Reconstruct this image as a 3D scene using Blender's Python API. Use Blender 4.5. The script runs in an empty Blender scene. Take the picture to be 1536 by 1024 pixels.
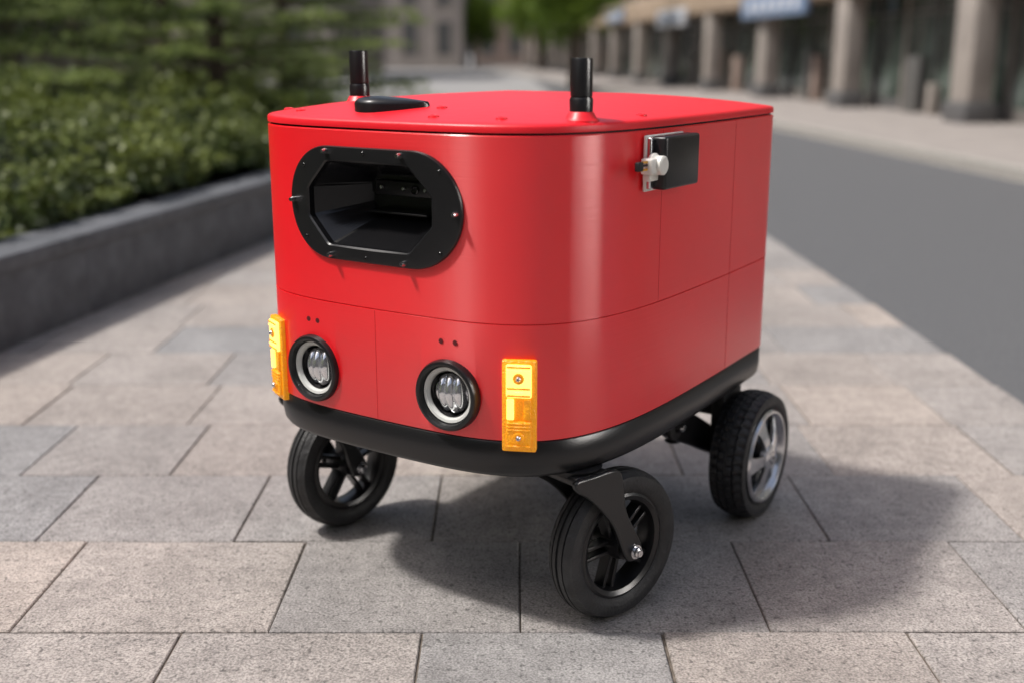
import bpy, bmesh, math, random
import numpy as np
from mathutils import Vector, Matrix, Euler
random.seed(4); rng=np.random.default_rng(7)
D=bpy.data; C=bpy.context; R=math.radians
scene=C.scene

# ---------------------------------------------------------------- materials
def mat(name,col,rough=.5,metal=0,var=0,vscale=8,bump=0,bscale=200,ior=None,stretch=None,**kw):
    m=D.materials.new(name); m.use_nodes=True
    nt=m.node_tree; b=nt.nodes['Principled BSDF']
    b.inputs['Base Color'].default_value=(*col,1); b.inputs['Roughness'].default_value=rough
    b.inputs['Metallic'].default_value=metal
    if ior: b.inputs['IOR'].default_value=ior
    for k,v in kw.items(): b.inputs[k.replace('_',' ')].default_value=v
    tc=nt.nodes.new('ShaderNodeTexCoord'); mp=nt.nodes.new('ShaderNodeMapping')
    nt.links.new(tc.outputs['Object'],mp.inputs[0])
    if stretch: mp.inputs['Scale'].default_value=stretch
    if var:
        n=nt.nodes.new('ShaderNodeTexNoise'); n.inputs['Scale'].default_value=vscale; n.inputs['Detail'].default_value=6
        nt.links.new(mp.outputs[0],n.inputs['Vector'])
        r=nt.nodes.new('ShaderNodeValToRGB'); r.color_ramp.elements[0].position=.3; r.color_ramp.elements[1].position=.7
        r.color_ramp.elements[0].color=(*[c*(1-var) for c in col],1)
        r.color_ramp.elements[1].color=(*[min(1,c*(1+var)) for c in col],1)
        nt.links.new(n.outputs['Fac'],r.inputs[0]); nt.links.new(r.outputs[0],b.inputs['Base Color'])
    if bump:
        n=nt.nodes.new('ShaderNodeTexNoise'); n.inputs['Scale'].default_value=bscale; n.inputs['Detail'].default_value=3
        nt.links.new(mp.outputs[0],n.inputs['Vector'])
        bp=nt.nodes.new('ShaderNodeBump'); bp.inputs['Strength'].default_value=bump; bp.inputs['Distance'].default_value=.01
        nt.links.new(n.outputs['Fac'],bp.inputs['Height']); nt.links.new(bp.outputs[0],b.inputs['Normal'])
    return m

def attr_mat(name,c0,c1,rough=.6,speck=None,bump=0,bscale=300,trans=0,mottle=0):
    """colour from a per-element attribute 'rnd'"""
    m=D.materials.new(name); m.use_nodes=True
    nt=m.node_tree; b=nt.nodes['Principled BSDF']; b.inputs['Roughness'].default_value=rough
    a=nt.nodes.new('ShaderNodeAttribute'); a.attribute_name='tone'
    r=nt.nodes.new('ShaderNodeValToRGB')
    r.color_ramp.elements[0].color=(*c0,1); r.color_ramp.elements[1].color=(*c1,1)
    nt.links.new(a.outputs['Fac'],r.inputs[0]); out=r.outputs[0]
    tc=nt.nodes.new('ShaderNodeTexCoord')
    def mul(out,scale,lo,hi,p0,p1,detail=4):
        n=nt.nodes.new('ShaderNodeTexNoise'); n.inputs['Scale'].default_value=scale; n.inputs['Detail'].default_value=detail
        nt.links.new(tc.outputs['Object'],n.inputs['Vector'])
        q=nt.nodes.new('ShaderNodeValToRGB'); q.color_ramp.elements[0].position=p0; q.color_ramp.elements[1].position=p1
        q.color_ramp.elements[0].color=(lo,lo,lo,1); q.color_ramp.elements[1].color=(hi,hi,hi,1)
        nt.links.new(n.outputs['Fac'],q.inputs[0])
        x=nt.nodes.new('ShaderNodeMix'); x.data_type='RGBA'; x.blend_type='MULTIPLY'; x.inputs[0].default_value=1
        nt.links.new(out,x.inputs[6]); nt.links.new(q.outputs[0],x.inputs[7]); return x.outputs[2]
    if speck:
        out=mul(out,230,speck[0],speck[1],.36,.62,3)
        out=mul(out,90,.50,1.0,.32,.42,2)
        out=mul(out,28,.84,1.08,.3,.7,5)
        out=mul(out,7,.90,1.05,.35,.6,6)
    if mottle: out=mul(out,1.7,1-mottle,1+mottle*.4,.3,.7,6)
    nt.links.new(out,b.inputs['Base Color'])
    if bump:
        n=nt.nodes.new('ShaderNodeTexNoise'); n.inputs['Scale'].default_value=bscale; n.inputs['Detail'].default_value=4
        nt.links.new(tc.outputs['Object'],n.inputs['Vector'])
        bp=nt.nodes.new('ShaderNodeBump'); bp.inputs['Strength'].default_value=bump; bp.inputs['Distance'].default_value=.006
        nt.links.new(n.outputs['Fac'],bp.inputs['Height']); nt.links.new(bp.outputs[0],b.inputs['Normal'])
    if trans:
        t=nt.nodes.new('ShaderNodeBsdfTranslucent'); nt.links.new(out,t.inputs[0])
        mx=nt.nodes.new('ShaderNodeMixShader'); mx.inputs[0].default_value=trans
        nt.links.new(b.outputs[0],mx.inputs[1]); nt.links.new(t.outputs[0],mx.inputs[2])
        nt.links.new(mx.outputs[0],nt.nodes['Material Output'].inputs[0])
    return m

# red printed plastic
M_red=mat('red_plastic',(.93,.007,.015),.31,var=.03,vscale=5,ior=1.9)
nt=M_red.node_tree; b=nt.nodes['Principled BSDF']
b.inputs['Anisotropic'].default_value=.97; b.inputs['Anisotropic Rotation'].default_value=.25
tg=nt.nodes.new('ShaderNodeTangent'); tg.direction_type='RADIAL'; tg.axis='Z'; nt.links.new(tg.outputs[0],b.inputs['Tangent'])
tc=nt.nodes.new('ShaderNodeTexCoord'); mp=nt.nodes.new('ShaderNodeMapping'); mp.inputs['Scale'].default_value=(3,3,260)
nz=nt.nodes.new('ShaderNodeTexNoise'); nz.inputs['Scale'].default_value=1.5; nz.inputs['Detail'].default_value=2
bp=nt.nodes.new('ShaderNodeBump'); bp.inputs['Strength'].default_value=.14; bp.inputs['Distance'].default_value=.002
nt.links.new(tc.outputs['Object'],mp.inputs[0]); nt.links.new(mp.outputs[0],nz.inputs['Vector']); nt.links.new(nz.outputs['Fac'],bp.inputs['Height'])
# faint vertical print striations
mp2=nt.nodes.new('ShaderNodeMapping'); mp2.inputs['Scale'].default_value=(70,70,.4)
nz2=nt.nodes.new('ShaderNodeTexNoise'); nz2.inputs['Scale'].default_value=1.5; nz2.inputs['Detail'].default_value=2
bp2=nt.nodes.new('ShaderNodeBump'); bp2.inputs['Strength'].default_value=.05; bp2.inputs['Distance'].default_value=.002
nt.links.new(tc.outputs['Object'],mp2.inputs[0]); nt.links.new(mp2.outputs[0],nz2.inputs['Vector']); nt.links.new(nz2.outputs['Fac'],bp2.inputs['Height'])
nt.links.new(bp.outputs[0],bp2.inputs['Normal']); nt.links.new(bp2.outputs[0],b.inputs['Normal'])
M_lid=mat('red_lid_plastic',(.86,.014,.026),.38,var=.06,vscale=6,bump=.05,bscale=40)
M_black=mat('black_plastic',(.010,.010,.011),.33,bump=.04,bscale=300)
M_blackg=mat('black_gloss',(.010,.010,.011),.14)
M_fun=mat('funnel_black',(.007,.007,.008),.20)
M_blackm=mat('black_matte',(.012,.012,.013),.6,bump=.08,bscale=250)
M_seam=mat('seam_dark',(.60,.008,.012),.7)
M_hole=mat('hole_dark',(.10,.004,.006),.7)
M_tyre=mat('tyre_rubber',(.024,.024,.025),.55,var=.3,vscale=25,bump=.2,bscale=160)
M_steel=mat('steel',(.62,.62,.64),.22,1,var=.08,vscale=40)
M_alu=mat('machined_aluminium',(.68,.69,.71),.22,1,var=.12,vscale=30)
M_white=mat('white_plastic',(.78,.76,.70),.4)
M_ringw=mat('lamp_ring_white',(.66,.67,.64),.35)
M_lens=mat('lamp_reflector',(.80,.81,.83),.10,.85)
M_amber=mat('amber_lens',(1.0,.36,.010),.25,var=.12,vscale=60,bump=.5,bscale=260)
M_amber.node_tree.nodes['Principled BSDF'].inputs['Emission Color'].default_value=(1,.38,.01,1)
M_amber.node_tree.nodes['Principled BSDF'].inputs['Emission Strength'].default_value=.28
M_amberlit=mat('amber_lens_lit',(1.0,.50,.04),.2,bump=.5,bscale=260)
M_amberlit.node_tree.nodes['Principled BSDF'].inputs['Emission Color'].default_value=(1,.62,.14,1)
M_amberlit.node_tree.nodes['Principled BSDF'].inputs['Emission Strength'].default_value=2.2
M_yel=mat('yellow_wire',(.7,.35,.02),.4)

# ---------------------------------------------------------------- mesh helpers
def obj(name,verts,faces,m,parent=None,smooth=True,angle=35,loc=None,rot=None):
    me=D.meshes.new(name); me.from_pydata([tuple(v) for v in verts],[],faces); me.update()
    bm=bmesh.new(); bm.from_mesh(me); bmesh.ops.recalc_face_normals(bm,faces=bm.faces); bm.to_mesh(me); bm.free()
    if smooth:
        me.polygons.foreach_set('use_smooth',[True]*len(me.polygons)); me.set_sharp_from_angle(angle=R(angle))
    me.materials.append(m)
    o=D.objects.new(name,me); C.collection.objects.link(o)
    if parent: o.parent=parent
    if loc: o.location=loc
    if rot: o.rotation_euler=rot
    return o
def loft(rings,cap0=True,cap1=True):
    n=len(rings[0]); v=[p for r in rings for p in r]; f=[]
    for k in range(len(rings)-1):
        for i in range(n):
            j=(i+1)%n; f.append((k*n+i,k*n+j,(k+1)*n+j,(k+1)*n+i))
    if cap0: f.append(tuple(range(n))[::-1])
    if cap1: f.append(tuple(range((len(rings)-1)*n,len(rings)*n)))
    return v,f
def box(name,x0,x1,y0,y1,z0,z1,m,parent=None,bev=0,rot=None,seg=2):
    c=Vector(((x0+x1)/2,(y0+y1)/2,(z0+z1)/2)); hx,hy,hz=(x1-x0)/2,(y1-y0)/2,(z1-z0)/2
    bm=bmesh.new(); bmesh.ops.create_cube(bm,size=1)
    for v in bm.verts: v.co=Vector((v.co.x*hx*2,v.co.y*hy*2,v.co.z*hz*2))
    if bev: bmesh.ops.bevel(bm,geom=bm.edges[:],offset=bev,segments=seg,affect='EDGES',profile=.5)
    me=D.meshes.new(name); bm.to_mesh(me); bm.free(); me.materials.append(m)
    if bev: me.polygons.foreach_set('use_smooth',[True]*len(me.polygons)); me.set_sharp_from_angle(angle=R(50))
    o=D.objects.new(name,me); C.collection.objects.link(o); o.location=c
    if rot: o.rotation_euler=rot
    if parent: o.parent=parent
    return o
def lathe(name,prof,m,parent=None,axis='X',seg=64,loc=(0,0,0),rot=None,closed=False,rfun=None,angle=30,cap=True):
    v=[];f=[]; n=len(prof)
    for s in range(seg):
        a=2*math.pi*s/seg; ca,sa=math.cos(a),math.sin(a)
        for k,(x,r) in enumerate(prof):
            if rfun: r=r-rfun(s,k)
            if axis=='X': v.append((x,r*ca,r*sa))
            elif axis=='Y': v.append((r*ca,x,r*sa))
            else: v.append((r*ca,r*sa,x))
    for s in range(seg):
        t=(s+1)%seg
        for k in range(n if closed else n-1):
            l=(k+1)%n; f.append((s*n+k,t*n+k,t*n+l,s*n+l))
    if not closed and cap:
        if prof[0][1]>1e-6: f.append(tuple(s*n for s in range(seg)))
        if prof[-1][1]>1e-6: f.append(tuple(s*n+n-1 for s in range(seg))[::-1])
    o=obj(name,v,f,m,parent,loc=loc,rot=rot,angle=angle); 
    bm=bmesh.new(); bm.from_mesh(o.data); bmesh.ops.remove_doubles(bm,verts=bm.verts,dist=1e-6); bmesh.ops.recalc_face_normals(bm,faces=bm.faces); bm.to_mesh(o.data); bm.free()
    o.data.set_sharp_from_angle(angle=R(angle))
    return o
def screw(parent,loc,r=.005,axis='Y',m=None,name='screw',sgn=-1,h=.005):
    return lathe(name,[(0,r),(sgn*h*.6,r),(sgn*h,r*.7),(sgn*h,r*.35),(sgn*h*.4,r*.3)],m or M_steel,parent,axis,16,loc)

# ---------------------------------------------------------------- robot
bot=D.objects.new('delivery_robot',None); C.collection.objects.link(bot)
bot.location=(-.2354,1.8953,0); bot.rotation_euler=(0,0,R(-34))

ctrl=[(0,0),(.10,.001),(.17,.005),(.225,.014),(.27,.030),(.307,.056),(.334,.092),(.352,.138),(.366,.20),(.374,.27),(.377,.36),(.376,.48),(.372,.62),(.366,.76),(.362,.85),(.358,.872),(.342,.884),(.31,.886),(.15,.888),(0,.888)]
full=ctrl+[(-x,y) for x,y in ctrl[-2:0:-1]]
def catmull(P,k=24):
    n=len(P);o=[]
    for i in range(n):
        p0,p1,p2,p3=[np.array(P[(i+j)%n]) for j in (-1,0,1,2)]
        for s in range(k):
            t=s/k; o.append(.5*((2*p1)+(-p0+p2)*t+(2*p0-5*p1+4*p2-p3)*t*t+(-p0+3*p1-3*p2+p3)*t**3))
    return np.array(o)
def resample(P,n):
    Q=np.vstack([P,P[:1]]); d=np.r_[0,np.cumsum(np.linalg.norm(np.diff(Q,axis=0),axis=1))]
    s=np.linspace(0,d[-1],n,endpoint=False); return np.c_[np.interp(s,d,Q[:,0]),np.interp(s,d,Q[:,1])]
N=360
O=resample(catmull(full),N)
def gs(P,sig):
    k=np.arange(-4*int(sig+1),4*int(sig+1)+1); w=np.exp(-k**2/(2*sig**2)); w/=w.sum()
    return sum(np.roll(P,-int(a),axis=0)*b for a,b in zip(k,w))
A=gs(O,1.2); B=gs(O,7); wf=np.clip((.62-O[:,1])/.15,0,1)[:,None]; O=A*(1-wf)+B*wf
O[:,1]-=O[:,1].min()
O=resample(O,N)
Tn=np.roll(O,-1,axis=0)-np.roll(O,1,axis=0); Tn/=np.linalg.norm(Tn,axis=1)[:,None]
Nn=np.c_[Tn[:,1],-Tn[:,0]]
if (Nn*(O-np.array([0,.44]))).sum()<0: Nn=-Nn
def ring(z,inset=0): P=O-Nn*inset; return [(p[0],p[1],z) for p in P]
fr=O[(O[:,1]<.45)]; fr=fr[np.argsort(fr[:,0])]
def ft(x): return float(np.interp(x,fr[:,0],fr[:,1]))
def fnormal(x):
    e=.01; d=(ft(x+e)-ft(x-e))/(2*e); v=Vector((d,-1,0)); return v.normalized()
def side_pt(y):
    rt=O[(O[:,0]>0)&(O[:,1]>.02)&(O[:,1]<.87)]; rt=rt[np.argsort(rt[:,1])]; return float(np.interp(y,rt[:,1],rt[:,0]))

cy=.44
ZB,ZS,ZT=.377,.575,.8758
def shift(r): return [(x,y-cy,z) for x,y,z in r]
v,f=loft([shift(ring(*a)) for a in [(ZB,.006),(ZB+.001,.001),(ZB+.003,0),(ZS-.0010,0),(ZS-.0004,.003),(ZS+.0004,.003),(ZS+.0010,0),(ZT-.002,0),(ZT,.002)]])
body=obj('body_shell',v,f,M_red,bot,loc=(0,cy,0))
# cutters
def rstad(th,L,r):
    c,s=abs(math.cos(th)),abs(math.sin(th))
    if s>1e-9 and r/s*c<=L: return r/s
    return L*c+math.sqrt(max(0,r*r-L*L*s*s))
def roct(th,a,b,ch):
    c,s=abs(math.cos(th)),abs(math.sin(th)); best=1e9
    if c>1e-9: best=min(best,a/c)
    if s>1e-9: best=min(best,b/s)
    best=min(best,(a+b-ch)/(c+s)); return best
CZ=.751; NP=128; CX=-.003
ths=[2*math.pi*(i+.5)/NP for i in range(NP)]
def cut_ring(y,L,r): return [(CX+rstad(t,L,r)*math.cos(t),y-cy,CZ+rstad(t,L,r)*math.sin(t)) for t in ths]
v,f=loft([cut_ring(-.05,.090,.090),cut_ring(.17,.090,.090)])
cutters=[obj('cut',v,f,M_blackm,bot,loc=(0,cy,0),smooth=False)]
LX=.151; LZ=.447
for sx in (-1,1):
    v,f=loft([[(sx*LX+.053*math.cos(t),yy-cy,LZ+.053*math.sin(t)) for t in ths] for yy in (-.05,.07)])
    cutters.append(obj('cut',v,f,M_blackm,bot,loc=(0,cy,0),smooth=False))
for c in cutters:
    md=body.modifiers.new('b','BOOLEAN'); md.object=c; md.operation='DIFFERENCE'; md.solver='EXACT'
C.view_layer.update(); dg=C.evaluated_depsgraph_get()
nm=D.meshes.new_from_object(body.evaluated_get(dg)); body.modifiers.clear(); body.data=nm
nm.materials.clear(); nm.materials.append(M_red)
nm.polygons.foreach_set('material_index',[0]*len(nm.polygons))
nm.polygons.foreach_set('use_smooth',[True]*len(nm.polygons)); nm.set_sharp_from_angle(angle=R(30))
for c in cutters: D.objects.remove(c)

# lid
def lidz(q): return .8925+.034*(1-q**2.3)
rings=[ring(.8790,.004),ring(.8795,.0),ring(.8880,-.0005),ring(.8915,.0015)]
for q in [.985,.96,.92,.86,.78,.68,.56,.42,.28,.14,.04]:
    rings.append([(p[0]*q,cy+(p[1]-cy)*q,lidz(q)) for p in O])
v,f=loft([shift(r) for r in rings]); obj('lid',v,f,M_lid,bot,loc=(0,cy,0),angle=50)
def lid_h(x,y):
    d=np.array([x,y-cy]); rr=np.linalg.norm(d); 
    if rr<1e-6: return lidz(0)
    u=d/rr; P=O-np.array([0,cy]); dots=(P@u)/np.linalg.norm(P,axis=1); i=np.argmax(dots); return lidz(min(1,rr/np.linalg.norm(P[i])))
v,f=loft([ring(.872,.006),ring(.882,.006)]); obj('lid_gasket',v,f,M_blackm,bot)
# base tray
v,f=loft([ring(.308,.040),ring(.3085,.020),ring(.312,.010),ring(.320,.0045),ring(.338,.0015),ring(.374,.0015),ring(.3765,.004)]); obj('base_tray',v,f,M_black,bot,angle=60)

def vseam(x,y,nrm,z0,z1,name='panel_seam'):
    n=Vector(nrm).normalized(); t=Vector((-n.y,n.x,0)); p=Vector((x,y,0))
    w=.00035; vs=[]
    for z in (z0,z1):
        for a,b_ in ((-w,.0003),(w,.0003),(w,-.002),(-w,-.002)):
            q=p+t*a+n*b_; vs.append((q.x,q.y,z))
    obj(name,vs,[(0,1,5,4),(1,2,6,5),(2,3,7,6),(3,0,4,7),(0,1,2,3),(4,5,6,7)],M_seam,bot,smooth=False)
vseam(0,ft(0),(0,-1,0),ZB+.002,ZS-.002)
for yy,z0,z1 in ((.325,ZS+.002,ZT-.002),(.645,ZB+.002,ZT-.002)):
    vseam(side_pt(yy),yy,(1,0,0),z0,z1)

# camera plate + funnel
IA,IB,IC=.135,.0715,.047
def pl(rf,y0,follow=True,off=0):
    o=[]
    for t in ths:
        r=rf(t); x=CX+off+r*math.cos(t); o.append((x,(ft(x) if follow else 0)+y0,CZ+r*math.sin(t)))
    return o
outer=lambda g:(lambda t:rstad(t,.091,.097-g))
inner=lambda k:(lambda t:roct(t,IA,IB,IC)*k)
rings=[pl(outer(.0),.004),pl(outer(.0),-.004),pl(outer(.0015),-.0062),pl(outer(.006),-.0068),
       pl(lambda t:roct(t,IA,IB,IC)+.003,-.0068,off=-.004),pl(inner(1),-.004,off=-.004)]
v,f=loft(rings,False,False); obj('camera_bezel',v,f,M_black,bot,angle=40)
def back(t): return roct(t,.075,.030,.012)
rings=[pl(inner(1),-.004,off=-.004),pl(inner(.985),.006,True,off=-.004),
       [(back(t)*math.cos(t)+.0,.095,CZ+.012+back(t)*math.sin(t)) for t in ths]]
v,f=loft(rings,False,True); obj('camera_funnel',v,f,M_fun,bot,smooth=False)
box('camera_module',-.062,.066,.084,.094,CZ+.008,CZ+.034,M_black,bot,.002)
for x in (-.045,.004,.052): screw(bot,(x,.083,CZ+.022),.0040,m=M_alu)
lathe('camera_lens',[(0,.008),(-.004,.008),(-.005,.006),(-.003,.005),(-.002,0)],M_blackg,bot,'Y',32,(.028,.084,CZ+.021))
box('camera_tray',-.066,.070,.060,.094,CZ-.021,CZ-.016,M_blackg,bot,.002)
for x,z in ((-.094,.088),(.070,.088),(-.088,-.088),(.075,-.088),(-.181,0),(.176,0)):
    screw(bot,(x,ft(x)-.0065,CZ+z),.0045,h=.011)
for x,z in ((-.15,.062),(-.01,.088),(.145,.066),(-.15,-.062),(-.01,-.088),(.145,-.066)):
    screw(bot,(x,ft(x)-.0065,CZ+z),.003,m=M_blackg,h=.002)

# headlamps
for sx in (-1,1):
    x=sx*LX; y=ft(x); e=D.objects.new('headlamp',None); C.collection.objects.link(e); e.parent=bot; e.location=(x,y,LZ)
    n=fnormal(x*.6); e.rotation_euler=(0,0,math.atan2(n.x,-n.y))
    lathe('lamp_bezel',[(.006,.0615),(-.006,.0615),(-.011,.059),(-.012,.055),(-.010,.0515),(-.004,.0500),(.02,.0495)],M_black,e,'Y',96,cap=False)
    lathe('lamp_ring',[(.004,.0498),(-.002,.048),(-.001,.0435),(.006,.040),(.008,.0385),(.02,.038)],M_ringw,e,'Y',96,cap=False)
    lathe('lamp_gap',[(.004,.0385),(.022,.035),(.030,.0)],M_blackg,e,'Y',64,cap=False)
    vs=[];fs=[];n_=60
    idx={}
    for i in range(n_+1):
        for j in range(n_+1):
            a=(i/n_*2-1);c=(j/n_*2-1)
            X=a*math.sqrt(1-c*c/2)*.0345; Z=c*math.sqrt(1-a*a/2)*.0345
            rr=(X*X+Z*Z)/.0345**2
            ph=(X+.10*Z)/.0195+.5; ph=ph-math.floor(ph)
            Y=.016*rr-.008-.0085*abs(math.sin(math.pi*ph))**.6
            idx[i,j]=len(vs); vs.append((X,Y+.012,Z))
    for i in range(n_):
        for j in range(n_): fs.append((idx[i,j],idx[i+1,j],idx[i+1,j+1],idx[i,j+1]))
    obj('lamp_lens',vs,fs,M_lens,e,angle=60)
for x,z in ((.166,.538),(.139,.538),(-.139,.536),(-.163,.536)):
    lathe('plug_hole',[(-.0006,.0046),(-.0008,.0032),(.001,.0022)],M_hole,bot,'Y',20,(x,ft(x),z))

# amber marker lamps
for sx in (-1,1):
    x=sx*.271; y=ft(x); n=fnormal(x); e=D.objects.new('marker_lamp',None); C.collection.objects.link(e); e.parent=bot
    n2=Vector((n.x*.75,n.y,0)).normalized()
    e.location=(x+n.x*.005,y+n.y*.005,.441); e.rotation_euler=(0,0,math.atan2(n2.x,-n2.y))
    box('marker_base',-.0285,.0285,-.005,.009,-.078,.078,M_amber,e,.003)
    box('marker_lens',-.021,.021,-.011,-.004,.016,.072,M_amberlit,e,.003)
    box('marker_lens',-.020,-.008,-.0105,-.004,-.022,.014,M_amberlit,e,.002)
    box('marker_lens',.008,.020,-.0095,-.004,-.022,.014,M_amber,e,.002)
    box('marker_lens',-.021,.021,-.010,-.004,-.070,-.024,M_amber,e,.003)
    for k in range(9):
        z=.020+k*.006
        if abs(z-.049)>.011: box('prism',-.0195,.0195,-.0125,-.0105,z-.0017,z+.0017,M_amberlit if k%2 else M_amber,e,.0008,seg=1)
    for k in range(8):
        z=-.067+k*.0056
        if abs(z+.052)>.011: box('prism',-.0195,.0195,-.0115,-.0095,z-.0016,z+.0016,M_amber,e,.0008,seg=1)
    for z in (.049,-.052):
        lathe('marker_boss',[(-.010,.0095),(-.0125,.009),(-.0125,.006),(-.0115,.006)],M_amber,e,'Y',24,(0,0,z))
        screw(e,(0,-.0115,z),.0045)

# antennas
for x,y,zz in ((.316,.150,0),(-.208,.215,0)):
    h=lid_h(x,y)
    if x<0: h-=.004
    lathe('antenna_boss',[(h-.012,.030),(h-.002,.029),(h+.003,.024),(h+.010,.0205),(h+.012,.018)],M_lid,bot,'Z',48,(x,y,0))
    lathe('antenna',[(h+.008,.0185),(h+.030,.0190),(h+.032,.0180),(h+.034,.0175),(h+.0345,.0162),(h+.0355,.0176),(h+.092,.0176),(h+.0945,.0165),(h+.0945,.013),(h+.090,.012)],M_black,bot,'Z',48,(x,y,0))
# gnss puck (teardrop)
h=lid_h(-.04,.12)
def tear(k,z):
    o=[]
    for i in range(64):
        a=2*math.pi*i/64; px=math.cos(a); py=math.sin(a)
        w=.042*(1-.45*max(0,px)**1.3); X=px*(.045 if px<0 else .088)*k; Y=py*w*k
        ca,sa=math.cos(.40),math.sin(.40)
        o.append((-.056+X*ca-Y*sa,.096+X*sa+Y*ca,z-(max(0,px)*.003 if z>h+.012 else 0)))
    return o
v,f=loft([tear(1.0,h-.014),tear(1.0,h+.005),tear(.97,h+.009),tear(.86,h+.0135),tear(.6,h+.0165),tear(.3,h+.0175)])
obj('gnss_puck',v,f,M_black,bot,angle=50)
for x,y in ((.22,.065),(.10,.045),(-.22,.07),(-.30,.12),(.06,.12),(.345,.30)):
    h=lid_h(x,y); lathe('lid_fastener',[(h-.002,.010),(h+.0015,.009),(h+.003,.006),(h+.0015,.0045),(h+.0012,0.0)],M_lid,bot,'Z',24,(x,y,0))

# side switch box
sx=side_pt(.32); oy=-.045
box('switch_backplate',sx-.001,sx+.005,.300+oy,.44+oy,.775,.868,M_white,bot,.002)
box('switch_box',sx+.005,sx+.034,.316+oy,.446+oy,.778,.866,M_black,bot,.005,seg=3)
box('switch_flange',sx+.005,sx+.013,.302+oy,.315+oy,.780,.864,M_alu,bot,.001)
lathe('connector',[(0,.019),(.006,.020),(.010,.016),(.022,.016),(.024,.013)],M_white,bot,'X',32,(sx+.012,.308+oy,.820))
box('connector_plug',sx+.006,sx+.028,.278+oy,.302+oy,.806,.832,M_white,bot,.003)
box('connector_tab',sx+.006,sx+.020,.286+oy,.318+oy,.794,.806,M_white,bot,.002)
for dz,mm in ((-.004,M_yel),(.003,M_blackm),(.008,M_yel)):
    lathe('wire',[(-.022,.0020),(0.01,.0020)],mm,bot,'Y',10,(sx+.018,.274+oy,.819+dz))
box('wire_end',sx+.014,sx+.023,.242+oy,.258+oy,.814,.829,M_blackm,bot,.002)

# ------------- wheels
def tyre(e,Rr,w,rin,tread=0,seg=144):
    half=[(w*.72,rin),(w*.86,rin+.004),(w*.97,rin+(Rr-rin)*.35),(w*1.0,rin+(Rr-rin)*.55),(w*.95,rin+(Rr-rin)*.78),(w*.80,Rr-.0075),(w*.70,Rr-.0045),(w*.52,Rr-.002),
          (w*.47,Rr-.0015),(w*.455,Rr-.0055),(w*.385,Rr-.0055),(w*.37,Rr-.001),(w*.10,Rr),(w*.085,Rr-.004),(0,Rr-.004)]
    prof=[(-x,r) for x,r in half]+[(x,r) for x,r in half[-2::-1]]
    nh=len(half)
    def rf(s,k):
        kk=k if k<nh else 2*nh-2-k
        if tread and 5<=kk<=12 and (s+ (2 if k>=nh else 0)+ (1 if kk<8 else 0))%4==0: return .0045
        if not tread and kk in (5,6,7) and s%6==0: return .002
        return 0
    lathe('tyre',prof,M_tyre,e,'X',seg,rfun=rf,angle=40,cap=False)
def poly_extrude(name,pts,x0,x1,m,parent,bev=.002):
    n=len(pts); v=[(x0,y,z) for y,z in pts]+[(x1,y,z) for y,z in pts]
    f=[tuple(range(n)),tuple(range(n,2*n))[::-1]]+[(i,(i+1)%n,n+(i+1)%n,n+i) for i in range(n)]
    o=obj(name,v,f,m,parent,smooth=True,angle=50)
    md=o.modifiers.new('bev','BEVEL'); md.width=bev; md.segments=2; md.limit_method='ANGLE'
    return o
def smooth_poly(P,k=6): return [tuple(p) for p in catmull(P,k)]
def caster(x,y,rz,spin=0,trail=0):
    RW=.140
    e=D.objects.new('caster',None); C.collection.objects.link(e); e.parent=bot; e.location=(x,y,0); e.rotation_euler=(0,0,R(rz))
    w=D.objects.new('caster_wheel',None); C.collection.objects.link(w); w.parent=e; w.location=(0,0,RW); w.rotation_euler=(R(spin),0,0)
    tyre(w,RW,.031,.098)
    lathe('rim',[(-.024,.099),(-.026,.094),(-.022,.086),(-.010,.082),(.010,.082),(.022,.086),(.026,.094),(.024,.099)],M_black,w,'X',96,closed=True)
    lathe('hub',[(-.034,.012),(-.034,.022),(-.020,.026),(.020,.026),(.034,.022),(.034,.012)],M_black,w,'X',48,closed=True)
    for k in range(5):
        a=k*2*math.pi/5
        for d in (-.009,.009):
            pts=[(d-.0040,.02),(d+.0040,.02),(d*1.2+.0035,.086),(d*1.2-.0035,.086)]
            o=poly_extrude('spoke',pts,-.012,.012,M_black,w,.0015); o.rotation_euler=(a,0,0)
    T=trail
    arm=smooth_poly([(-.170+T,.306),(-.130+T,.307),(-.076+T,.306),(-.052+T*.7,.285),(-.022,.222),(.012,.160),(.0185,.140),(.010,.124),(-.008,.122),(-.022,.134),(-.058+T*.3,.196),(-.100+T*.6,.240),(-.140+T,.268),(-.168+T,.288)])
    for s in (-1,1):
        poly_extrude('fork_arm',arm,s*.044,s*.055,M_black,e,.003)
        lathe('axle_nut',[(0,.013),(s*.004,.013),(s*.004,.0095),(s*.010,.0090),(s*.012,.006),(s*.014,.006),(s*.014,0)],M_steel,e,'X',24,(s*.055,0,RW))
    lathe('axle',[(-.055,.007),(.055,.007)],M_steel,e,'X',20,(0,0,RW))
    box('fork_crown',-.0435,.0435,-.160+T,-.084+T,.288,.3065,M_black,e,.006)
    lathe('swivel',[(.302,.042),(.306,.042),(.312,.046)],M_blackm,e,'Z',40,(0,-.122+T,0))
    return e
caster(.340,.246,-16,20,.026)
caster(-.348,.284,-8,0,.048)

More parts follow.
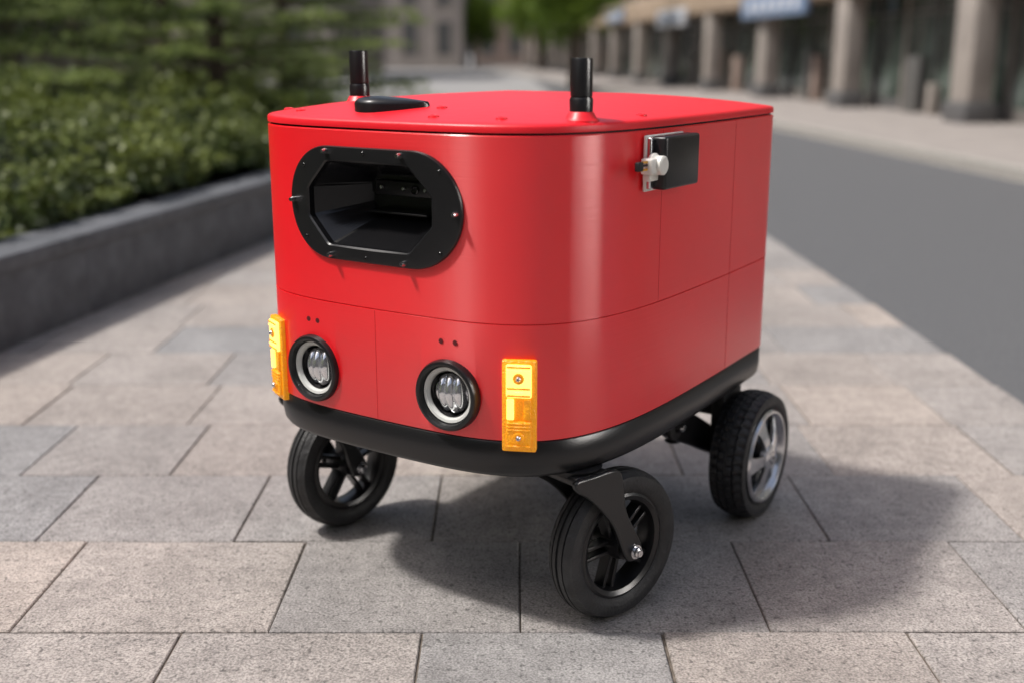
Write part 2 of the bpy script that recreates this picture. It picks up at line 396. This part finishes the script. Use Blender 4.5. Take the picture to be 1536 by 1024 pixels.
def drive(x,y,side):
    RW=.142
    e=D.objects.new('drive_wheel',None); C.collection.objects.link(e); e.parent=bot; e.location=(x,y,RW)
    if side<0: e.rotation_euler=(0,0,math.pi)
    tyre(e,RW,.040,.104,1,160)
    lathe('hub_lip',[(.020,.1045),(.038,.1045),(.043,.101),(.043,.097),(.036,.091),(.026,.088),(.020,.086),(-.02,.086)],M_alu,e,'X',96,cap=False)
    lathe('hub_back',[(-.038,0),(-.038,.100),(-.030,.1045)],M_blackm,e,'X',64,cap=False)
    lathe('hub_dish',[(.021,.0865),(.024,.07),(.026,.030),(.026,0)],M_blackg,e,'X',64,cap=False)
    for k in range(5):
        a=k*2*math.pi/5+.35
        vs=[]
        secs=[(.014,.012,.046),(.035,.012,.045),(.060,.015,.040),(.078,.022,.034),(.0885,.030,.031)]
        for z_,w_,xo in secs: vs+= [(xo,-w_,z_),(xo,w_,z_),(xo-.010,w_,z_),(xo-.010,-w_,z_)]
        fs=[]
        for i in range(len(secs)-1):
            for j in range(4): fs.append((i*4+j,i*4+(j+1)%4,i*4+4+(j+1)%4,i*4+4+j))
        fs+=[(0,1,2,3),(16,17,18,19)]
        o=obj('hub_spoke',vs,fs,M_alu,e,angle=30); o.rotation_euler=(a,0,0)
        md=o.modifiers.new('b','BEVEL'); md.width=.0012; md.segments=2; md.limit_method='ANGLE'
    lathe('hub_cap',[(.034,.028),(.048,.027),(.051,.020),(.051,0)],M_alu,e,'X',40)
    for k in range(5):
        a=k*2*math.pi/5+.95
        screw(e,(.051,.0125*math.cos(a),.0125*math.sin(a)),.0024,axis='X',m=M_blackm,sgn=1,h=.001)
    return e
drive(.364,.825,1); drive(-.364,.825,-1)
# chassis
box('chassis_plate',-.27,.27,.16,.80,.285,.3085,M_blackm,bot,.006)
box('chassis_rail',.20,.25,.20,.80,.255,.2845,M_blackm,bot,.004); box('chassis_rail',-.25,-.20,.20,.80,.255,.2845,M_blackm,bot,.004)
for s in (-1,1):
    box('wheel_bracket',s*.303-.016,s*.303+.016,.775,.87,.09,.310,M_blackm,bot,.006)
    box('bracket_rib',s*.264-.020,s*.264+.020,.802,.87,.22,.3095,M_black,bot,.006)
    poly_extrude('swing_arm',smooth_poly([(.56,.275),(.60,.290),(.70,.252),(.84,.175),(.86,.145),(.835,.120),(.70,.180),(.58,.235)]),s*.262,s*.282,M_black,bot,.003)
    lathe('arm_pivot',[(0,.030),(s*.008,.030),(s*.010,.022),(s*.010,.012),(s*.020,.011),(s*.020,0)],M_blackm,bot,'X',32,(s*.283,.60,.252))
    lathe('pivot_bolt',[(0,.009),(s*.006,.008),(s*.007,0)],M_alu,bot,'X',16,(s*.303,.60,.252))
    lathe('axle_stub',[(s*-.05,.016),(s*.03,.016)],M_alu,bot,'X',24,(s*.32,.825,.142))
    lathe('spring',[(k*.0035,.016+.003*math.sin(k*1.9)) for k in range(28)],M_black,bot,'Z',24,(s*.235,.70,.18))
lathe('cross_shaft',[(-.27,.012),(.27,.012)],M_blackm,bot,'X',20,(0,.60,.240))

# ---------------------------------------------------------------- ground, paving
M_ground=mat('ground_asphalt_light',(.27,.26,.25),.85,var=.15,vscale=2,bump=.2,bscale=60)
M_asph=mat('asphalt',(.112,.114,.119),.85,var=.20,vscale=90,bump=.5,bscale=220)
M_far=mat('distant_road',(.30,.295,.29),.8,var=.1,vscale=1)
M_walk=mat('sidewalk_stone',(.31,.28,.26),.8,var=.12,vscale=3)
M_kerb=mat('kerb_stone',(.36,.34,.31),.8,var=.15,vscale=20,bump=.2)
M_joint=mat('joint_sand',(.150,.125,.102),.95,var=.4,vscale=60,bump=.4)
M_slab=attr_mat('granite_slab',(.310,.302,.300),(.435,.378,.338),.72,speck=(.64,1.26),bump=.6,bscale=130,mottle=.20)
def sheet(name,pts,z,m):
    return obj(name,[(x,y,z) for x,y in pts],[tuple(range(len(pts)))],m,smooth=False)
sheet('ground',[(-400,-400),(400,-400),(400,600),(-400,600)],-.030,M_ground)
sheet('paving_bed',[(-3.2,-8),(1.56,-8),(1.50,6.6),(1.20,17.5),(-3.2,17.5)],-.006,M_joint)
verts=[];faces=[];tone=[]
PIT=.3885; Y0=1.834
def slab(x0,x1,y0,y1,c,xmaxf):
    g=.0022; ch=.0022
    x0+=g;x1-=g;y0+=g;y1-=g
    xa=min(x1,xmaxf((y0+y1)/2)); 
    if xa-x0<.03: return
    x1=xa
    dz=random.uniform(-.0014,.0008); j=lambda:random.uniform(-.0015,.0015)
    k=len(verts); q=[(x0+j(),y0+j()),(x1+j(),y0+j()),(x1+j(),y1+j()),(x0+j(),y1+j())]
    for (x,y) in q: verts.append((x,y,-.012))
    for (x,y) in q: verts.append((x,y,dz-ch))
    for (x,y),(a,b_) in zip(q,((1,1),(-1,1),(-1,-1),(1,-1))): verts.append((x+a*ch,y+b_*ch,dz))
    for s in (0,4):
        for i in range(4): faces.append((k+s+i,k+s+(i+1)%4,k+s+4+(i+1)%4,k+s+4+i)); tone.append(c)
    faces.append((k+8,k+9,k+10,k+11)); tone.append(c)
offs={-1:(-.161,.43),0:(.012,.453),1:(-.59,.42),2:(-.815,.405),3:(-.907,.43)}
xm=lambda y:1.575-.02*y if y<6.6 else 1.44-.025*(y-6.6)
for r in range(-24,40):
    o,w=offs.get(r,(random.uniform(0,.45),.435))
    y0=Y0+r*PIT
    k0=int((-3.2-o)/w)-1
    xs=[]; x=o+k0*w
    while x<2.4: xs.append(x+(random.uniform(-.03,.03) if r not in (-1,0,1) else random.uniform(-.006,.006))); x+=w
    for a,b_ in zip(xs[:-1],xs[1:]):
        if a<-3.3: continue
        slab(a,b_,y0,y0+PIT,min(1,max(0,random.gauss(.5,.27))),xm)
me=D.meshes.new('paving'); me.from_pydata(verts,[],faces); me.materials.append(M_slab)
at=me.attributes.new('tone','FLOAT','FACE'); at.data.foreach_set('value',tone)
po=D.objects.new('paving',me); C.collection.objects.link(po)
kx=lambda y:4.81-.083*y
sheet('road',[(1.59,-60),(kx(-60)-.0,-60),(kx(90),90),(-9,90),(-6,30),(-3,17.6),(1.15,17.6),(1.44,6.6),(1.53,2)],-.002,M_asph)
def strip(name,x0f,x1f,y0,y1,z0,z1,m,parent=None,n=1):
    v=[(x0f(y0),y0,z0),(x1f(y0),y0,z0),(x1f(y1),y1,z0),(x0f(y1),y1,z0)]; v+=[(a,b_,z1) for a,b_,_ in v]
    return obj(name,v,[(0,1,2,3),(4,5,6,7),(0,1,5,4),(1,2,6,5),(2,3,7,6),(3,0,4,7)],m,parent,smooth=False)
sheet('road_plaza',[(-8.9,89),(-5.95,30),(-2.95,17.7),(1.10,17.7),(.4,89)],.002,M_far)
strip('kerb',lambda y:kx(y),lambda y:kx(y)+.15,-40,90,-.02,.10,M_kerb)
strip('sidewalk',lambda y:kx(y)+.153,lambda y:kx(y)+9,-40,90,-.02,.096,M_walk)

# ---------------------------------------------------------------- planter
pd=Vector((.170,.985,0)).normalized()
P0=Vector((-1.765,3.79,0))-pd*9
M_plant=mat('planter_stone',(.110,.115,.126),.72,var=.25,vscale=14,bump=.35,bscale=110)
M_soil=mat('soil',(.03,.022,.015),.95,var=.3,vscale=30,bump=.6,bscale=40)
pw=D.objects.new('planter_wall',None); C.collection.objects.link(pw)
ang=math.atan2(pd.x,pd.y)
L=14.0
pw.location=P0; pw.rotation_euler=(0,0,-ang)
y=0
while y<L-.1:
    box('wall_block',-.225,0,y+.001,min(L,y+1.2)-.002,-.02,.262,M_plant,pw,.004)
    box('wall_cap',-.235,.010,y+.001,min(L,y+1.2)-.002,.2625,.322,M_plant,pw,.006)
    y+=1.2
box('wall_return',-7,-.24,L-.24,L,-.02,.322,M_plant,pw,.006)
box('wall_return',-7,-.24,0,.24,-.02,.322,M_plant,pw,.006)
box('soil',-7,-.226,.24,L-.24,-.02,.27,M_soil,pw)

def leafmesh(name,cent,nrm_bias,size,aspect,mats,tonev,parent=None):
    n=len(cent)
    a=rng.normal(size=(n,3)); a/=np.linalg.norm(a,axis=1)[:,None]
    b_=rng.normal(size=(n,3))+np.array(nrm_bias); b_/=np.linalg.norm(b_,axis=1)[:,None]
    u=np.cross(a,b_); u/=np.linalg.norm(u,axis=1)[:,None]+1e-9
    w=np.cross(b_,u)
    s=(size*(.6+.8*rng.random(n)))[:,None]
    u*=s; w*=s*aspect
    V=np.stack([cent-u,cent-w*.5+b_*s*.12,cent+u,cent+w*.5+b_*s*.12],axis=1).reshape(-1,3)
    me=D.meshes.new(name); me.vertices.add(4*n); me.vertices.foreach_set('co',V.ravel().astype(np.float32))
    me.loops.add(4*n); me.loops.foreach_set('vertex_index',np.arange(4*n,dtype=np.int32))
    me.polygons.add(n); me.polygons.foreach_set('loop_start',np.arange(0,4*n,4,dtype=np.int32)); me.update(calc_edges=True)
    at=me.attributes.new('tone','FLOAT','FACE'); at.data.foreach_set('value',tonev.astype(np.float32))
    me.materials.append(mats)
    o=D.objects.new(name,me); C.collection.objects.link(o)
    if parent: o.parent=parent
    return o
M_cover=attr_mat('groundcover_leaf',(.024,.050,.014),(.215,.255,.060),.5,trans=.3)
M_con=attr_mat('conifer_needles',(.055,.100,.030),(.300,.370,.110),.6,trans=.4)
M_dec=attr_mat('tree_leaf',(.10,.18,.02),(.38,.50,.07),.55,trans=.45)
M_bark=mat('bark',(.095,.070,.052),.9,var=.4,vscale=20,bump=.8,bscale=30)

def hum(x,y):
    return .11*np.sin(2.1*x+.7*y)*np.cos(1.7*y-.4*x)+.07*np.sin(4.3*x+1.3)*np.sin(3.9*y+.5*x)+.035*np.sin(9*x+2*y)*np.cos(8*y)
def bedh(dx,y):
    base=.30+.44*np.clip(dx/1.9,0,1)**.8
    return base+1.25*hum(dx,y)*np.clip(dx/.5,.12,1)
nx,ny=70,130
xs=np.linspace(.26,6.9,nx); ys=np.linspace(.3,L-.3,ny)
v=[(-x,y,float(bedh(x,y)-.05)) for x in xs for y in ys]
f=[(i*ny+j,(i+1)*ny+j,(i+1)*ny+j+1,i*ny+j+1) for i in range(nx-1) for j in range(ny-1)]
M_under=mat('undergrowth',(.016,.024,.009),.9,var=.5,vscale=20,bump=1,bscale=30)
gc=D.objects.new('groundcover',None); C.collection.objects.link(gc); gc.location=P0; gc.rotation_euler=(0,0,-ang)
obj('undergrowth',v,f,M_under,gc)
def cover(n,ya,yb,size):
    x=.22+6.3*rng.random(n)**1.6; yy=ya+rng.random(n)*(yb-ya)
    hh=bedh(x,yy); up=rng.random(n)
    clump=(np.sin(x*13+yy*5)*np.cos(yy*11)>0.0)
    z=hh-.07+.17*up*(.4+1.0*clump)
    cl=.5+.5*np.sin(2.7*x+1.1)*np.cos(2.3*yy)
    leafmesh('leaves',np.c_[-x,yy,z],(0,0,1.2),np.full(n,size),.9,M_cover,np.clip(.0+.60*up*up+.34*cl*up+.15*rng.random(n),0,1),gc)  # tone rises with height in the leaf layer, plus a random share
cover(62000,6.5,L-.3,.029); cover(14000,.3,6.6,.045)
def bush(cx,cyy,rx,h,n,seed):
    r=np.random.default_rng(seed)
    K=26; cc=r.normal(size=(K,3)); cc/=np.linalg.norm(cc,axis=1)[:,None]; cc*=(.35+.65*r.random(K))[:,None]; cc[:,2]=abs(cc[:,2])
    idx=r.integers(0,K,n); p=cc[idx]*np.array([rx,rx,h])+r.normal(size=(n,3))*.10*rx
    up=np.clip(p[:,2]/h,0,1); o=leafmesh('bush',p,(0,0,1),np.full(n,.030),.7,M_cover,np.clip(.5*up+.3*r.random(n)*up+.25*(idx%3==0)*r.random(n),0,1))  # tone rises with height in the bush, plus a random share
    o.location=(cx,cyy,.30); return o
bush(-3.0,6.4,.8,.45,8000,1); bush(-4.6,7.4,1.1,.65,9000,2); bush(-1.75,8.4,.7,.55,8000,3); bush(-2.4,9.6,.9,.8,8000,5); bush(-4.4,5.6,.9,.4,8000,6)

# ---------------------------------------------------------------- trees
def tube(pts,rads,seg=8):
    v=[];f=[]
    for i,(p,r) in enumerate(zip(pts,rads)):
        d=(Vector(pts[min(i+1,len(pts)-1)])-Vector(pts[max(i-1,0)])).normalized()
        a=d.orthogonal().normalized(); b_=d.cross(a)
        for s in range(seg):
            t=2*math.pi*s/seg; q=Vector(p)+a*r*math.cos(t)+b_*r*math.sin(t); v.append(tuple(q))
    for i in range(len(pts)-1):
        for s in range(seg): f.append((i*seg+s,i*seg+(s+1)%seg,(i+1)*seg+(s+1)%seg,(i+1)*seg+s))
    return v,f
def conifer_data(seed,H=4.6,Rb=1.35,z0=.55):
    r=np.random.default_rng(seed); V=[];F=[]
    def add(v,f):
        k=len(V); V.extend(v); F.extend([tuple(a+k for a in q) for q in f])
    add(*tube([(0,0,0),(.03,.02,H*.4),(0,0,H)],[.085,.06,.012],10))
    cents=[];rv=[]
    z=z0
    while z<H*.97:
        nl=6; Lz=Rb*(1-(z-z0)/(H-z0))**.75+.12
        for k in range(nl):
            a=2*math.pi*(k+r.random()*.9)/nl; Lb=Lz*(.60+.60*r.random()); zb=z+r.uniform(-.1,.1)
            d=np.array([math.cos(a),math.sin(a),0]); pts=[]
            for t in np.linspace(0,1,6): pts.append(np.array([0,0,zb])+d*Lb*t+np.array([0,0,Lb*(.18*t-.10*t*t)+0.0]))
            add(*tube([tuple(p) for p in pts],[.022,.018,.014,.010,.007,.004],5))
            side=np.array([-d[1],d[0],0])
            bb=r.random()*.25
            for t in np.linspace(.22,1.05,8):
                base=np.array([0,0,zb])+d*Lb*t+np.array([0,0,Lb*(.18*t-.10*t*t)])
                w=.34*Lb*(1.1-t*.75)+.05
                for s in (-1,1):
                    m_=24; q=r.random(m_)
                    dirv=(side*s*.8+d*.55); dirv/=np.linalg.norm(dirv)
                    p=base+dirv*(q*w)[:,None]+np.c_[r.normal(0,.03,m_),r.normal(0,.03,m_),r.normal(.01,.018,m_)-q*.05*w/.3]
                    cents.append(p); rv.append(np.clip(.0+bb+.65*t*q+.40*r.random(m_)*t+.1*(z/H),0,1))  # tone rises outward along limbs and sprays, slightly with height
        z+=.27+.07*r.random()
    cents=np.concatenate(cents); rv=np.concatenate(rv)
    return V,F,cents,rv
def make_conifer(seed,**k):
    V,F,c,rv=conifer_data(seed,**k)
    e=D.objects.new('conifer_tree',None); C.collection.objects.link(e)
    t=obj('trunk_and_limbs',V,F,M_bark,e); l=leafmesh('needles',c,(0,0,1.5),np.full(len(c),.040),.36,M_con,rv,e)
    return e,t,l
def inst(e,loc,rz,s):
    n=D.objects.new(e.name,None); C.collection.objects.link(n)
    for c in e.children:
        o=D.objects.new(c.name,c.data); C.collection.objects.link(o); o.parent=n
    n.location=loc; n.rotation_euler=(0,0,rz); n.scale=(s,s,s); return n
c1,_,_=make_conifer(11,H=3.6,Rb=1.5); c2,_,_=make_conifer(12,H=3.6,Rb=1.6,z0=.45)
c1.location=(-2.25,8.8,.15); c1.scale=(.9,)*3
c2.location=(-4.3,8.6,.2)
inst(c2,(-2.3,11.8,0),1.3,.85); inst(c1,(-6.3,9.5,.3),2.1,1.0); inst(c1,(-3.9,13.2,0),4.1,1.2); inst(c1,(-7.8,13.5,0),2.9,1.2)
# conifers added in the bed behind the camera to darken shell reflections
for x_,y_,a_,s_ in ((-5.0,-3.4,.5,1.15),(-5.3,-1.0,2.2,1.25),(-5.4,1.2,3.9,1.15),(-6.9,-2.2,1.1,1.4),(-7.0,.6,5.0,1.4)): inst(c1,(x_,y_,.1),a_,s_)

def make_broadleaf(seed,H=7,Rc=2.4,zc=4.2,n=20000,ls=.09):
    r=np.random.default_rng(seed); V=[];F=[]
    def add(v,f):
        k=len(V); V.extend(v); F.extend([tuple(a+k for a in q) for q in f])
    add(*tube([(0,0,0),(.05,.02,zc*.5),(0,.05,zc),(0.05,0,H*.85)],[.17,.13,.09,.02],10))
    K=46; cc=r.normal(size=(K,3)); cc/=np.linalg.norm(cc,axis=1)[:,None]; cc*=(.35+.65*r.random(K))[:,None]
    cc*=np.array([Rc,Rc,(H-zc)*.85]); cc[:,2]+=zc+.1*Rc
    for p in cc[::3]: add(*tube([(0,0,zc*.55+.25*r.random()),tuple(p*np.array([.5,.5,.85])),tuple(p)],[.05,.03,.008],5))
    idx=r.integers(0,K,n); P=cc[idx]+r.normal(size=(n,3))*Rc*.15
    rv=np.clip(.3+.35*(P[:,2]-zc)/(H-zc)+.35*(r.random(n)-.3)+.15*(idx%4==0),0,1)  # tone rises with height in the crown, plus a random share
    e=D.objects.new('street_tree',None); C.collection.objects.link(e)
    obj('trunk_and_limbs',V,F,M_bark,e); leafmesh('foliage',P,(0,0,.6),np.full(n,ls),.8,M_dec,rv,e); return e
t1=make_broadleaf(21,H=5.2,Rc=1.9,zc=3.1); t1.location=(1.7,32,0)
inst(t1,(1.6,62,0),4.1,1.1); inst(t1,(-9.5,30,0),.6,1.4); inst(t1,(-9,21,0),3.6,1.2); inst(t1,(-2.6,80,0),5.2,1.0)
inst(t1,(-6.5,-7.5,0),1.2,1.2)

# ---------------------------------------------------------------- buildings
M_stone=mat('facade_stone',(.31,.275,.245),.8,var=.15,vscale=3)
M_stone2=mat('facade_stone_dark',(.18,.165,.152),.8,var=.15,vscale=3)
M_beige=mat('fascia_beige',(.38,.29,.21),.75,var=.15,vscale=2)
M_plinth=mat('plinth',(.11,.108,.108),.6)
M_frame=mat('window_frame',(.12,.118,.112),.4)
M_glass=mat('shop_glass',(.070,.090,.076),.06,var=.8,vscale=.9,ior=1.7)
M_wing=mat('house_window_glass',(.11,.11,.11),.15)
M_disp=mat('shop_interior',(.16,.15,.12),.7,var=.8,vscale=2.2)
M_signb=mat('sign_blue',(.22,.30,.44),.4); M_signw=mat('sign_white',(.66,.67,.70),.5)
M_concr=mat('render_wall',(.34,.30,.27),.85,var=.12,vscale=1.5)
M_brick=mat('brick_wall',(.29,.22,.185),.85,var=.2,vscale=4)
M_reflector=mat('reflector_metal',(.92,.92,.92),.28,1)  # bright metal of the added sun reflector
ar=D.objects.new('arcade_building',None); C.collection.objects.link(ar)
fdir=math.atan(.09); ar.location=(7.40,-.45,.096); ar.rotation_euler=(0,0,fdir)
pts=[16.0-4.45*3+4.45*k for k in range(0,17)]
y0,y1=pts[0]+.55,76
for i,p in enumerate(pts):
    if i==0: p=pts[0]+.9
    box('column',0,.34,p-.27,p+.27,.0,1.86,M_stone,ar,.02)
    box('column_plinth',-.05,.39,p-.32,p+.32,-.01,.27,M_plinth,ar,.015)
    box('upper_pier',.04,.5,p-.3,p+.3,2.523,9.0,M_stone,ar)
box('fascia',-.04,.72,y0,y1,1.863,2.52,M_beige,ar,.01)
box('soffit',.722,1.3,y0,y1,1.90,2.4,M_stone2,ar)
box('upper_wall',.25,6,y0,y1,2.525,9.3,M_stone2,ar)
box('cornice',-.15,6.1,y0-.1,y1+.1,9.303,9.7,M_stone,ar)
box('end_wall',.9,6,y0,y0+.3,0,2.5,M_stone2,ar)
box('shop_interior',1.7,1.8,y0+.35,y1,0,1.9,M_disp,ar)
for i in range(len(pts)-1):
    a,b_=pts[i]+.36,pts[i+1]-.36
    n=4; w=(pts[i+1]-pts[i])/n
    for k in range(n):
        s=pts[i]+k*w
        if i==0 and k==0: continue
        box('shop_glazing',.70,.72,s+.035,s+w-.035,.18,1.85,M_glass,ar)
        box('mullion',.66,.76,s-.033,s+.033,.0,1.9,M_frame if (k+i)%3 else M_stone,ar)
    st=pts[i]+.034+(1.2 if i==0 else 0)
    box('stall_riser',.67,.75,st,pts[i+1]-.034,0,.178,M_plinth if i%2 else M_stone2,ar)
    box('transom',.675,.745,st,pts[i+1]-.034,1.50,1.55,M_frame,ar)
    # goods and planters standing in the arcade just outside / inside the windows
    for k in range(3):
        yy_=max(a,y0+.4)+random.random()*(b_-max(a,y0+.4)-.6); hh_=random.uniform(.3,1.1)
        box('display',.50,.655,yy_,yy_+random.uniform(.15,.45),.002,hh_,random.choice([M_stone,M_frame,M_brick,M_plinth]),ar,.01)
    for fl in range(3):
        for k in range(2):
            s=pts[i]+.75+k*1.75
            box('upper_window',.235,.249,s,s+1.4,3.0+fl*2.1,4.4+fl*2.1,M_glass,ar)
            box('window_sill',.12,.248,s-.05,s+1.45,2.9+fl*2.1,2.98+fl*2.1,M_stone,ar)
for i,(yy_,ln,m_) in enumerate(((21.9,4.0,M_signb),(31.2,3.2,M_signw),(8.5,2.5,M_signw),(40,3,M_signb))):
    box('shop_sign',-.16,-.045,yy_,yy_+ln,1.60 if i<2 else 1.95,2.05 if i<2 else 2.35,m_,ar,.01)
    for k in range(6): box('sign_letter',-.175,-.161,yy_+.35+k*ln*.14,yy_+.35+k*ln*.14+.25,1.72 if i<2 else 2.05,1.92 if i<2 else 2.25,M_signw if m_ is M_signb else M_signb,ar)

def building(name,x0,x1,y0,y1,h,m,face,fl=3.0,win=(1.2,1.5),step=2.4,seed=0):
    e=D.objects.new(name,None); C.collection.objects.link(e)
    box('walls',x0,x1,y0,y1,0,h,m,e); box('roof_cornice',x0-.2,x1+.2,y0-.2,y1+.2,h+.003,h+.45,M_stone,e)
    nf=int(h/fl)
    for side in face:
        a0,a1=(x0,x1) if side in 'SN' else (y0,y1)
        nn=max(1,int((a1-a0)/step))
        for k in range(nn):
            c=a0+(k+.5)*(a1-a0)/nn
            for q in range(nf):
                z=.9+q*fl; w=win[0]/2; hh=win[1]
                def bb(nm,c0,c1,dep0,dep1,z0,z1,mm):
                    if side=='S': box(nm,c0,c1,y0-dep1,y0-dep0,z0,z1,mm,e)
                    elif side=='N': box(nm,c0,c1,y1+dep0,y1+dep1,z0,z1,mm,e)
                    elif side=='E': box(nm,x1+dep0,x1+dep1,c0,c1,z0,z1,mm,e)
                    else: box(nm,x0-dep1,x0-dep0,c0,c1,z0,z1,mm,e)
                bb('window',c-w,c+w,-.05,.01,z,z+hh,M_wing)
                bb('window_surround',c-w-.12,c-w-.002,-.05,.06,z-.1,z+hh+.1,M_stone)
                bb('window_surround',c+w+.002,c+w+.12,-.05,.06,z-.1,z+hh+.1,M_stone)
                bb('window_sill',c-w-.15,c+w+.15,.062,.12,z-.18,z-.05,M_stone)
    return e
building('town_house',-14,-3.2,74,86,11,M_concr,'S',seed=1,win=(.9,2.0),step=1.9)
building('town_house',-3.0,3.5,92,104,13,M_brick,'S',seed=2,win=(.9,2.0),step=1.9)
building('town_house',3.7,12,88,100,12,M_concr,'S',seed=3)
building('town_house',-16,-6.8,44,62,10,M_concr,'SE',seed=4)
building('town_house',-22,-11.5,16,38,9,M_brick,'SE',seed=5)
building('town_house',-26,-13.5,-6,14,9,M_stone2,'E',seed=6)
# unseen dark blocks added behind the camera to frame the shell's highlight
building('unseen_rear_block',-16,5.0,-24,-12,9,M_stone2,'N',seed=7)
building('town_house',6.3,12,-14,-3.4,9,M_stone2,'W',seed=10)
# unseen steep metal reflector across the road, added to throw sunlight onto the robot
pv=D.objects.new('added_sun_reflector',None); C.collection.objects.link(pv); pv.location=(6.2,-.7,.09); pv.rotation_euler=(0,0,R(-5.8))
h=5.4; tt=math.tan(R(20)); z0=.95; hw=1.75
v=[(0,-hw,z0),(5.5,-hw,z0),(5.5,hw,z0),(0,hw,z0),(h*tt,-hw,z0+h),(5.5,-hw,z0+h),(5.5,hw,z0+h),(h*tt,hw,z0+h)]
obj('reflector_slope',v,[(0,3,2,1),(4,5,6,7),(0,1,5,4),(1,2,6,5),(2,3,7,6),(3,0,4,7)],M_reflector,pv,smooth=False)
for k in range(8):
    yy=-hw+.02+k*(2*hw-.04)/7
    q=[(0,z0),(h*tt,z0+h)]
    vs=[(q[0][0]-.025,yy-.012,q[0][1]),(q[0][0]-.025,yy+.012,q[0][1]),(q[0][0]+.01,yy+.012,q[0][1]),(q[0][0]+.01,yy-.012,q[0][1]),
        (q[1][0]-.025,yy-.012,q[1][1]),(q[1][0]-.025,yy+.012,q[1][1]),(q[1][0]+.01,yy+.012,q[1][1]),(q[1][0]+.01,yy-.012,q[1][1])]
    obj('reflector_seam',vs,[(0,1,2,3),(4,5,6,7),(0,1,5,4),(1,2,6,5),(2,3,7,6),(3,0,4,7)],M_reflector,pv,smooth=False)
box('reflector_base',.12,5.4,-hw+.05,hw-.05,-.1,z0-.003,M_stone2,pv)
box('reflector_eaves',-.06,.11,-hw-.03,hw+.03,z0-.10,z0-.004,M_frame,pv,.01)
for k in range(3): box('reflector_window',.10,.119,-1.45+k*1.05,-.65+k*1.05,.12,.78,M_glass,pv)
box('reflector_cap',h*tt-.05,5.55,-hw-.05,hw+.05,z0+h+.003,z0+h+.12,M_frame,pv,.01)

# ---------------------------------------------------------------- light + world + camera
sd=Vector((-.60,-.10,1)).normalized()
el=math.asin(sd.z); az=math.atan2(sd.x,sd.y)
sl=D.lights.new('sun','SUN'); sl.energy=3.45; sl.angle=R(4.5); sl.color=(1,.96,.91)
so=D.objects.new('sun',sl); C.collection.objects.link(so); so.rotation_euler=sd.to_track_quat('Z','Y').to_euler(); so.location=(-6,-1,10)
w=D.worlds.new('World'); scene.world=w; w.use_nodes=True; nt=w.node_tree
sk=nt.nodes.new('ShaderNodeTexSky'); sk.sky_type='NISHITA'; sk.sun_disc=False; sk.sun_elevation=el; sk.sun_rotation=az%(2*math.pi)
sk.air_density=1.0; sk.dust_density=4.0; sk.ozone_density=1.0
hs=nt.nodes.new('ShaderNodeHueSaturation'); hs.inputs['Saturation'].default_value=.75
nt.links.new(sk.outputs[0],hs.inputs['Color']); nt.links.new(hs.outputs[0],nt.nodes['Background'].inputs[0]); nt.nodes['Background'].inputs[1].default_value=.15
cam=D.cameras.new('camera'); co=D.objects.new('camera',cam); C.collection.objects.link(co); scene.camera=co
co.location=(0,0,1); co.rotation_euler=(R(90-14.26),0,0); cam.lens=39.84; cam.sensor_width=36; cam.clip_end=2000; cam.clip_start=.05
cam.dof.use_dof=True; cam.dof.focus_distance=1.98; cam.dof.aperture_fstop=1.6
scene.view_settings.view_transform='Standard'; scene.view_settings.look='None'; scene.view_settings.exposure=0
